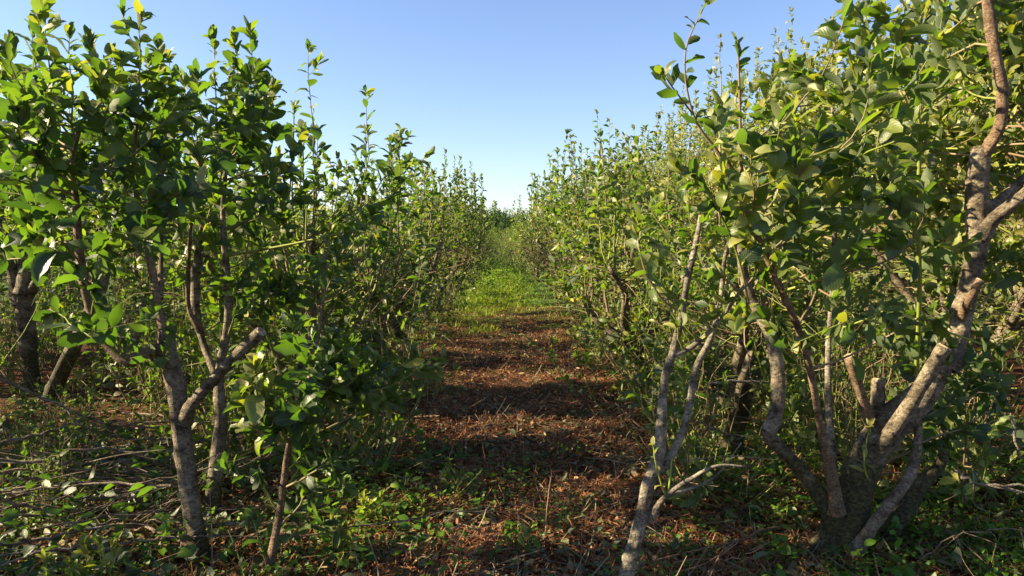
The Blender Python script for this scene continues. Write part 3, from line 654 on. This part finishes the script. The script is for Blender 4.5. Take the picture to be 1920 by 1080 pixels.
LR = ["tall and dense", "tall with a wide crown", "tall with close upright shoots"]
row(-1.3, [5.1, 6.6, 8.8, 10.6, 12.8, 15.1, 17.4, 19.7, 22, 24.5, 27, 30, 33, 36, 40, 44, 48, 53, 58], VL, LOOK_L, "the shaded row by the path", "trees of the shaded row along the path", seed=1, start=2, firsts=(.9, .80, .82, .98, 1.12, 1.2, 1.18, 1.14, 1.1, 1.05, 1.0, .95, .92, .9, .9, .9, .9, .9), drift=.1,
    shared="distant leafy tree of the shaded row edging the path")
row(1.55, [5.1, 7.5, 9.8, 12.2, 14.6, 17.0, 19.4, 21.8, 24.2, 26.6, 29, 32, 35, 38, 42, 46, 50, 55, 60], VL, LOOK_L, "the sunlit row by the path", "trees of the sunlit row along the path", seed=2, start=2, firsts=(.8, .86, 1.0, 1.2, 1.22, 1.18, 1.12, 1.04, 1.03, 1.02, 1.0, .96, .93, .9, .9, .9, .9, .9), drift=-.15,
    shared="distant leafy tree of the sunlit row edging the path")
row(-4.1, [0.4, 2.6, 4.8, 9.3, 11.6, 13.9, 16.2, 18.5, 20.8, 23.2, 26, 29, 33, 37], VL, LOOK_L, "the second shaded row", "trees of the second shaded row and unseen ones added for shadow", seed=3, start=2, sc=.92,  # foremost trees stand out of view, added for the shadow they throw
    shared="distant leafy tree of the second shaded row")
row(-7.0, [0.6, 2.8, 5.0, 7.4, 9.7, 12.1, 14.5, 16.8, 19.2, 21.8, 24.5, 28, 32], VL, LOOK_L, "the third shaded row", "trees of the third shaded row and unseen ones added for shadow", seed=4, sc=.98,  # foremost ones again out of view, added to shade the ground
    shared="distant leafy tree of the third shaded row")
row(4.1, [4.7, 6.6, 8.6, 10.6, 12.6, 14.6, 16.8, 19, 21.4, 24, 27, 30, 34, 38], VR, LR, "the tall row behind the sunlit one", "trees of the tall sunlit row", seed=5,
    shared="distant tall tree of the row behind the sunlit one")
row(-9.9, [7, 9.4, 12, 14.5, 17, 19.5, 22, 25, 28, 31.5, 35], VL, LOOK_L, "the fourth shaded row", "trees of the fourth shaded row", seed=6, sc=1.1,
    shared="distant leafy tree of the fourth shaded row")
row(-12.9, [10, 12.5, 15, 17.6, 20.4, 23.4, 26.5, 30, 34], VL, LOOK_L, "the fifth shaded row", "trees of the fifth shaded row", seed=7, sc=1.2)
row(7.0, [5.4, 7.8, 10.2, 12.6, 15, 17.6, 20.4, 23.4, 26.5, 30, 34, 39], VR, LR, "the third sunlit row", "trees of the third sunlit row", seed=8,
    shared="distant leafy tree of the third sunlit row")
row(10, [8.5, 11, 13.5, 16, 19, 22, 25, 29], VR, LR, "the fourth sunlit row", "trees of the fourth sunlit row", seed=9)

# low shrubs of root suckers and twig tangle between and under the trees
def make_sucker(i, h, n, lv):
    q = np.random.default_rng(300 + i); tw = Tubes(); cr = Crown(700 + i)
    for k in range(n):
        b = np.array([q.normal(0, 0.14), q.normal(0, 0.14), 0]); a = q.random() * 6.28; o_ = q.uniform(0.1, 0.75)
        t = np.array([b[0] + math.cos(a) * o_, b[1] + math.sin(a) * o_, h * q.uniform(0.35, 1.0)])
        s_ = shoot_curve(b, t, q, q.uniform(0.003, 0.008), n=9, sag=q.uniform(0, 1)); tw.add(s_, 5, tint=q.uniform(0.1, 1), cap=False)
        if q.random() < lv:
            cr.along(s_, 0.25, 0.045, 0.075, 0.5); side_twigs(s_, cr, tw, q, 3, 0.075, 0.04, 0.5, 0.25, 4)
        else:
            for _ in range(4):
                j = q.integers(2, 8); e = s_[j, :3] + q.normal(0, 0.17, 3); e[2] = max(e[2], 0.04)
                tw.add(shoot_curve(s_[j, :3], e, q, 0.0028, 0.001, 5, sag=.8), 4, tint=q.uniform(0, .9), cap=False)
    return [("stems", tw.mesh("stems", M_TWIG), None), ("crown", cr.mesh("crown", 'mid', M_LEAF, seed=i), None)]
VS = [make_sucker(0, 1.2, 28, .3), make_sucker(1, 0.9, 30, .25), make_sucker(2, 1.45, 24, .55)]
LOOK_S = ["tangled knee-high twigs and suckers with few leaves", "low brushy tangle of bare twigs and small leaves", "waist-high leafy root suckers"]
q = np.random.default_rng(41)
for side, spots in (("sunlit", [(1.75, 5.9), (2.3, 5.2), (1.45, 6.7), (2.9, 6.2), (2.2, 7.0), (3.4, 5.2), (1.6, 8.4), (2.6, 8.2), (3.3, 7.3), (1.5, 9.3), (2.4, 9.6), (1.6, 10.9), (1.5, 12.0), (2.5, 11.5), (1.5, 13.5), (2.9, 4.4), (1.35, 4.35), (2.15, 4.3), (1.7, 16), (1.5, 18.5), (2.2, 14.5)]),
                    ("shaded", [(-3.6, 7.7), (-4.9, 7.6), (-4.3, 8.9), (-3.0, 6.6), (-5.6, 8.2), (-3.4, 9.4), (-5.2, 10.2), (-2.75, 4.5), (-2.35, 3.9), (-3.0, 5.0), (-1.75, 4.7), (-2.0, 5.9), (-0.95, 4.9), (-1.7, 6.4), (-2.3, 7.3), (-1.9, 8.4), (-2.6, 8.6), (-3.2, 8.2), (-1.2, 13.7), (-1.3, 16), (-2.4, 10.5), (-4.3, 8.0), (-4.6, 6.1), (-5.4, 7.2), (-3.9, 10.4), (-5.5, 9.0), (-6.5, 8.5), (-6.8, 11), (-4.4, 12.5), (-6.0, 13)])):
    for x, y in spots:
        small = 0.55 if (x < -2.2 and y < 5.2) else 1.0
        v = int(q.integers(0, 3)); x += q.normal(0, .08)
        place(VS[v], "sucker_shrub", (x, y, float(hgt(x, y))), q.uniform(0, 6.28), q.uniform(.85, 1.15) * small, f"{LOOK_S[v]} growing among the {side} trunks", "shrub", f"{LOOK_S[v]}, {side} side")
q = np.random.default_rng(55)
for x, y in [(-.7, 30), (.5, 33), (-.3, 36), (.2, 39.5), (-.5, 42), (.6, 43), (0, 45), (-.9, 25), (.95, 27)]:
    place(VS[2], "sucker_shrub", (x, y, float(hgt(x, y))), q.uniform(0, 6.28), q.uniform(.8, 1.1), "leafy young shrub growing in the green far end of the path", "shrub", "shrubs overgrowing the far path")
row(0.15, [47, 50, 54, 59], VL, LOOK_L, "the clump ending the path", "trees closing the far end of the path", seed=10, jit=0.35, sc=.86)
# far windbreak trees
VF = [make_variant(30 + k, h=7.5, spread=2.2, nl=6, nsh=150, lod='lo', mat=M_LEAF_FAR, size=0.34, step=0.10, hang=60, bare=0, twk=3, tint=-0.1, low=0.4, stubs=0) for k in range(2)]
q = np.random.default_rng(5)
for i, (px, d, s) in enumerate([(902, 130, .75), (916, 120, .85), (927, 140, .95), (938, 150, .95), (949, 135, .80), (962, 120, .78), (978, 130, .85), (640, 110, .8), (655, 115, .95), (668, 110, 1.0), (683, 118, .85), (700, 112, .75), (716, 120, .7)] + [(60 + 43 * j + (j * 37 % 19), 95 + (j * 53 % 31), .55 + .07 * (j % 4)) for j in range(42)]):
    p = P(px, 450, d)
    place(VF[i % 2], "windbreak_tree", (p[0], p[1], 0), q.uniform(0, 6), s, "tall bluish tree far beyond the end of the path" if i < 7 else "dark far tree seen over the shaded row", "tree",
          "far trees beyond the path end" if i < 7 else "far trees over the shaded row")

# ---------------------------------------------------------------- pruned branches lying on the ground
q = np.random.default_rng(77)
def stick(pts, r0, r1, mat, label, group, knob=0.05, name="cut_branch", forks=1):
    r0 *= 0.72; r1 *= 0.72; forks += 2
    b = np.array(pts[0], float)
    root_pts = np.array(pts, float) - b
    n = len(pts); r = np.linspace(r0, r1, n)[:, None]
    L = spline(np.hstack([root_pts, r]), n * 5)
    L[1:-1, :3] += q.normal(0, 0.006, (len(L) - 2, 3))
    t = Tubes(); t.add(L, 8, tint=0.4, knob=knob)
    for _ in range(forks):
        i = q.integers(len(L) // 3, len(L) - 2); d = L[i + 1, :3] - L[i, :3]; d /= np.linalg.norm(d)
        e = L[i, :3] + (d + q.normal(0, 0.45, 3) * [1, 1, 0.5]) * q.uniform(0.15, 0.45)
        m = (L[i, :3] + e) / 2 + q.normal(0, 0.02, 3)
        rr = L[i, 3] * 0.6
        t.add(spline([(*L[i, :3], rr), (*m, rr * 0.8), (*e, rr * 0.5)], 9), 6, tint=0.4)
    o = link(name, t.mesh(name, mat)); o.location = b
    o["label"] = label; o["category"] = "branch"; o["group"] = group
mats = [M_BARK_DEAD, M_BARK_DEAD, M_BARK_YOUNG]
# traced ones: (start px,py) (mid) (end) lying near ground at their own depths
for a, m, b, d, r in [((-20, 700), (190, 790), (300, 800), 4.2, .012), ((-20, 835), (90, 810), (170, 780), 4.0, .013), ((-30, 860), (130, 868), (260, 868), 3.9, .013), ((60, 850), (210, 842), (330, 878), 4.0, .011),
                      ((-20, 885), (150, 880), (310, 880), 3.9, .010), ((40, 900), (170, 893), (300, 905), 3.9, .009), ((-20, 930), (60, 950), (150, 955), 3.5, .012), ((100, 930), (130, 880), (60, 850), 3.9, .009),
                      ((150, 1020), (250, 985), (350, 962), 3.5, .012), ((180, 985), (280, 960), (350, 925), 3.6, .010), ((210, 920), (300, 900), (470, 855), 3.8, .009), ((380, 905), (450, 870), (520, 850), 4.1, .010)]:
    stick([P(a[0], a[1], d * .97), P(m[0], m[1], d), P(b[0], b[1], d * 1.04)], r, r * .6, mats[q.integers(0, 3)], "pruned branch in the heap of cuttings beside the shaded trunks", "heap of cut branches", forks=q.integers(1, 3))
for i in range(46):
    x = q.uniform(-3.6, -0.9) if i < 26 else q.uniform(1.3, 4.0); y = q.uniform(3.0, 7.5); a = q.uniform(-0.7, 0.7) + (3.14 if q.random() < .5 else 0); L = q.uniform(0.5, 1.5); z = q.uniform(0.01, 0.16)
    p = [np.array([x + L * t * math.cos(a + 0.2 * t), y + L * t * math.sin(a + 0.2 * t), z + q.uniform(-.01, .05) * t + 0.03 * math.sin(3 * t)]) for t in (0, .35, .7, 1)]
    for v in p: v[2] += float(hgt(v[0], v[1]))
    stick(p, q.uniform(.005, .013), .003, mats[q.integers(0, 3)], "loose cut branch on the ground under the shaded trees" if i < 26 else "loose cut branch on the ground under the sunlit trees",
          "cut branches under the shaded trees" if i < 26 else "cut branches under the sunlit trees", forks=q.integers(1, 4))
for i in range(34):
    x = q.uniform(-3.3, -1.5); y = q.uniform(3.2, 5.2); a = q.normal(0.15, 0.3) + (3.14 if q.random() < .5 else 0); L = q.uniform(0.5, 1.3); z = q.uniform(0.03, 0.26)
    p = [np.array([x + L * t * math.cos(a + 0.25 * t), y + L * t * math.sin(a + 0.25 * t), z + 0.05 * math.sin(3 * t) - z * .4 * t]) for t in (0, .35, .7, 1)]
    stick(p, q.uniform(.007, .013), .003, mats[q.integers(0, 3)], "pruned branch in the heap of cuttings beside the shaded trunks", "heap of cut branches", forks=q.integers(1, 4))
# traced at the sunlit side
for a, m, b, d, r, lab in [((1790, 885), (1850, 910), (1960, 912), 3.3, .011, "pale crooked cut branch poking in from the picture edge near clover"), ((1895, 780), (1915, 850), (1960, 900), 3.2, .009, "pale twig end rising over the clover at the picture edge"),
                      ((1795, 1010), (1820, 1050), (1850, 1062), 3.3, .006, "short red twig lying in the clover"), ((1330, 718), (1420, 716), (1470, 714), 4.6, .012, "level grey branch wedged between the sunlit stems"),
                       ((1310, 790), (1370, 820), (1400, 822), 4.2, .010, "bent pale branch lying behind the slim pale tree")]:
    stick([P(*a, d), P(*m, d), P(*b, d)], r, r * .7, M_BARK_PALE, lab, "cut branches by the gnarled tree", forks=1)

# ---------------------------------------------------------------- litter, grass, ground cover
def scatter_strips(name, n, xs, ys, z, L, W, col, mat, up=0.0, seed=0, bend=0.5, ang=None, dens=None):
    q = np.random.default_rng(seed)
    x = xs(q, n); y = ys(q, n)
    if dens is not None:
        k = q.random(n) < dens(x, y); x = x[k]; y = y[k]; n = len(x)
    a = q.random(n) * 6.283 if ang is None else ang(q, n)
    L = L(q, n); h0 = hgt(x, y) + z(q, n)
    d = np.stack([np.cos(a), np.sin(a), np.zeros(n)], 1)
    el = np.clip(q.normal(up, 0.35, n), -0.1 if up < 0.5 else 0.5, 1.5)
    s = np.stack([-np.sin(a), np.cos(a), q.normal(0, 0.5, n)], 1)
    w = W(q, n)
    K = 4; pts = []
    p = np.stack([x, y, h0], 1); bd = q.normal(0, bend, n); sgn = q.normal(0, bend, n)
    for k in range(K):
        pts.append(p.copy())
        e = el - (np.abs(bd) if up > 0.5 else bd) * k / 2
        p = p + (L / (K - 1))[:, None] * (d * np.cos(e)[:, None] + np.array([0, 0, 1.0]) * np.sin(e)[:, None] + s * [1, 1, 0] * (sgn * k * 0.3)[:, None])
    C = np.stack(pts, 1)
    C[:, :, 2] = np.maximum(C[:, :, 2], hgt(C[:, :, 0], C[:, :, 1]) + 0.002)
    tp = np.array([0.8, 1, 0.8, 0.15]) if up > 0.5 else np.array([1, 1, 1, 0.6])
    o = (w[:, None] * tp[None])[..., None] * 0.5 * s[:, None]
    V = np.stack([C - o, C + o], 2).reshape(-1, 3)
    b = (np.arange(n) * K * 2)[:, None]; i = np.arange(K - 1)[None] * 2
    Q = np.stack([b + i, b + i + 1, b + i + 3, b + i + 2], -1).reshape(-1, 4)
    me = mesh_from(name, V, Q, mat, tint=np.repeat(np.clip(col(q, n, x, y), 0, 1), K * 2), smooth=False)
    return link(name, me, kind="stuff")
def patch(x, y, f=1.0, ph=0.0):
    return 0.5 + 0.25 * np.sin(x * 2.1 * f + ph) * np.cos(y * 1.7 * f + ph * 2) + 0.25 * np.sin(x * 4.7 * f - y * 3.9 * f + ph)

def near_y(a, b):       # denser near the camera, by 1/y
    return lambda q, n: a * (b / a) ** q.random(n)
scatter_strips("needle_litter", 105000, lambda q, n: q.normal(0.25, 1.35, n), near_y(2.6, 17), lambda q, n: np.abs(q.normal(0, 0.018, n)), lambda q, n: q.uniform(0.03, 0.11, n), lambda q, n: q.uniform(0.0016, 0.004, n),
               lambda q, n, x, y: q.normal(0.5, 0.22, n) + 0.25 * (patch(x, y, 1.5) - .5), M_NEEDLE, up=0.12, seed=1, dens=lambda x, y: 0.25 + 0.75 * (patch(x, y, 1.3, 1.0) > 0.38))
scatter_strips("grass", 60000, lambda q, n: q.normal(-0.2, 0.5, n), lambda q, n: q.uniform(10.5, 44, n), lambda q, n: np.zeros(n), lambda q, n: q.uniform(0.06, 0.20, n), lambda q, n: q.uniform(0.006, 0.012, n),
               lambda q, n, x, y: q.normal(0.55, 0.2, n), M_GRASS, up=1.1, seed=2, dens=lambda x, y: np.clip((patch(x, y, 1.3, 2.0) * 1.2 + (y - 16.5) * 0.04 - 0.54 - 0.5 * np.exp(-((x - .25) / .45) ** 2) * (y < 15.5)) * 3, 0, 1))
scatter_strips("grass", 11000, lambda q, n: np.where(q.random(n) < 0.5, q.uniform(-4.5, -0.5, n), q.uniform(1.0, 5.5, n)), near_y(2.8, 14), lambda q, n: np.zeros(n), lambda q, n: q.uniform(0.04, 0.16, n), lambda q, n: q.uniform(0.002, 0.005, n),
               lambda q, n, x, y: q.normal(0.5, 0.25, n), M_GRASS, up=1.0, seed=3, dens=lambda x, y: (patch(x, y, 1.2, 4.0) > 0.6) * 0.9 + 0.08)
scatter_strips("twig_litter", 4500, lambda q, n: q.normal(0, 2.0, n), near_y(2.6, 12), lambda q, n: np.abs(q.normal(0, 0.02, n)), lambda q, n: q.uniform(0.08, 0.4, n), lambda q, n: q.uniform(0.003, 0.007, n),
               lambda q, n, x, y: q.normal(0.3, 0.2, n), M_TWIG, up=0.08, seed=4, bend=0.25)

def flat_leaves(name, n, xf, yf, size, zf, mat, tintf, seed, tilt=0.35, lod='mid', asp=0.5, dens=None, curl=0.4, el=0.0):
    q = np.random.default_rng(seed); x = xf(q, n); y = yf(q, n)
    if dens is not None:
        k = q.random(n) < dens(x, y); x = x[k]; y = y[k]; n = len(x)
    a = q.random(n) * 6.283
    d = np.stack([np.cos(a), np.sin(a), q.normal(el, 0.2, n)], 1); nn = np.stack([q.normal(0, tilt, n), q.normal(0, tilt, n), np.ones(n)], 1)
    L = size(q, n); p = np.stack([x, y, hgt(x, y) + zf(q, n)], 1)
    me = leaves(name, p, d, nn, L, L * asp * q.uniform(0.8, 1.15, n), lod, mat, tintf(q, n), 0.2, curl, seed)
    return link(name, me, kind="stuff")
flat_leaves("fallen_leaves", 11000, lambda q, n: q.normal(0.15, 1.5, n), near_y(2.6, 16), lambda q, n: q.uniform(0.03, 0.075, n), lambda q, n: np.abs(q.normal(0.012, 0.014, n)), M_LITTER, lambda q, n: q.beta(1.1, 1.9, n), 11)
flat_leaves("fallen_leaves", 6500, lambda q, n: np.where(q.random(n) < .5, q.uniform(-4.5, -0.8, n), q.uniform(1.2, 5, n)), near_y(2.8, 14), lambda q, n: q.uniform(0.04, 0.09, n), lambda q, n: np.abs(q.normal(0.03, 0.03, n)), M_LITTER, lambda q, n: q.beta(1.2, 2.0, n), 12, tilt=0.6)
M_CHIP = tint_mat("dry_leaf_fragment", [(0.0, (0.04, 0.018, 0.010)), (0.45, (0.17, 0.062, 0.025)), (0.78, (0.31, 0.135, 0.058)), (0.92, (0.50, 0.35, 0.19)), (1.0, (0.12, 0.15, 0.06))], tw=0.1, rough=0.6, spec=0.3)
flat_leaves("dry_leaf_litter", 46000, lambda q, n: q.normal(0.2, 1.6, n), near_y(2.5, 17), lambda q, n: q.uniform(0.012, 0.045, n), lambda q, n: np.abs(q.normal(0.008, 0.014, n)), M_CHIP, lambda q, n: q.random(n), 14, tilt=0.6, dens=lambda x, y: 0.25 + 0.75 * (patch(x, y, 1.9, 7.0) + 0.3 * patch(x, y, 6.0, 2.0) > 0.58), lod='lo', asp=0.5, curl=0.9)
# twiggy leaves still hanging on the cuttings heap
flat_leaves("fallen_leaves", 1000, lambda q, n: q.uniform(-3.2, -1.35, n), lambda q, n: q.uniform(2.9, 5.2, n), lambda q, n: q.uniform(0.05, 0.10, n), lambda q, n: 0.28 * q.random(n) ** 1.3, M_LEAF, lambda q, n: q.uniform(0, .5, n), 15, tilt=1.0, el=-0.2)
# broad-leaved weeds
flat_leaves("ground_cover", 2600, lambda q, n: np.where(q.random(n) < .4, q.normal(-0.65, 0.35, n), q.uniform(1.2, 3.2, n)), lambda q, n: q.uniform(2.8, 5.6, n), lambda q, n: q.uniform(0.03, 0.075, n), lambda q, n: 0.02 + 0.11 * q.random(n), M_WEED, lambda q, n: q.normal(0.45, 0.25, n), 16, tilt=0.5,
            asp=0.62, dens=lambda x, y: (patch(x, y, 2.2, 5.0) > 0.5) * 0.9 + 0.05, el=0.3, curl=0.7)
flat_leaves("ground_cover", 9000, lambda q, n: q.normal(-0.15, 0.9, n), lambda q, n: q.uniform(15, 46, n), lambda q, n: q.uniform(0.05, 0.12, n), lambda q, n: 0.02 + 0.32 * q.random(n), M_WEED, lambda q, n: q.normal(0.7, 0.2, n), 17, tilt=0.8,
            asp=0.5, dens=lambda x, y: np.clip((patch(x, y, 0.8, 5.0) - 0.45) * 4 + (y - 26) * 0.06, 0, 1), el=0.5, lod='lo')
for k, (xa, xb, ya, yb, n, thr) in enumerate([(1.25, 4.2, 2.7, 7.5, 26000, 0.40), (-3.4, -0.45, 2.7, 5.5, 14000, 0.62), (-0.9, 1.2, 2.7, 5.2, 6500, 0.66), (-4.8, -0.8, 5, 14, 14000, 0.5), (1.2, 5, 7, 15, 14000, 0.5)]):
    flat_leaves("ground_cover", n, lambda q, m: q.uniform(xa, xb, m), lambda q, m: ya * (yb / ya) ** q.random(m), lambda q, m: q.uniform(0.012, 0.034, m), lambda q, m: 0.012 + 0.075 * q.random(m) ** 1.4, M_WEED, lambda q, m: q.normal(0.5, 0.25, m), 20 + k,
                tilt=0.35, lod='lo', asp=0.75, dens=lambda x, y: (patch(x, y, 1.6, 3.0 + k) + 0.2 * patch(x, y, 5, k) > thr) * 0.95 + 0.04, el=0.2)

# seedlings with a few larger leaves
q = np.random.default_rng(31)
seeds = [(692, 955, 3.9, .16, .9, "bright yellow-green seedling lit by the sun beside the path"), (850, 905, 4.4, .18, .6, "leafy weed standing alone on the red needles"), (975, 1050, 3.55, .14, .35, "dark green leafy weed near the path middle"),
         (185, 1010, 3.1, .30, .9, "bright backlit seedling among the cut branches"), (130, 1045, 3.0, .16, .7, "small pale seedling beside the backlit one"), (765, 950, 4.0, .10, .5, "small round-leaved weed by the shaded path edge"),
         (710, 700, 8.0, .2, .6, "leafy weed clump at the foot of the shaded row"), (1085, 672, 9.0, .25, .7, "leafy weed clump at the foot of the sunlit row"), (625, 1050, 3.4, .2, .75, "spindly upright weed under the sapling"),
         (1475, 960, 3.9, .10, .6, "low broad-leaved weed before the gnarled tree")]
for px, py, d, H, tn, lab in seeds:
    p = P(px, py, d); p[2] = hgt(p[0], p[1])
    root = thing("seedling", tuple(p), lab, "plant", "weeds and seedlings")
    cr = Crown(int(px)); tw = Tubes()
    for k in range(4):
        t = np.array([q.normal(0, 0.06), q.normal(0, 0.06), H * q.uniform(0.5, 1)])
        s = shoot_curve((0, 0, 0), t, q, 0.003, n=7); tw.add(s, 5, tint=0.95, cap=False); cr.along(s, 0.2, 0.022, 0.07 if H > .12 else 0.045, tn, 0.42)
    link("stem", tw.mesh("stem", M_TWIG), root); link("leaves", cr.mesh("leaves", 'hi', M_LEAF, seed=int(px)), root)
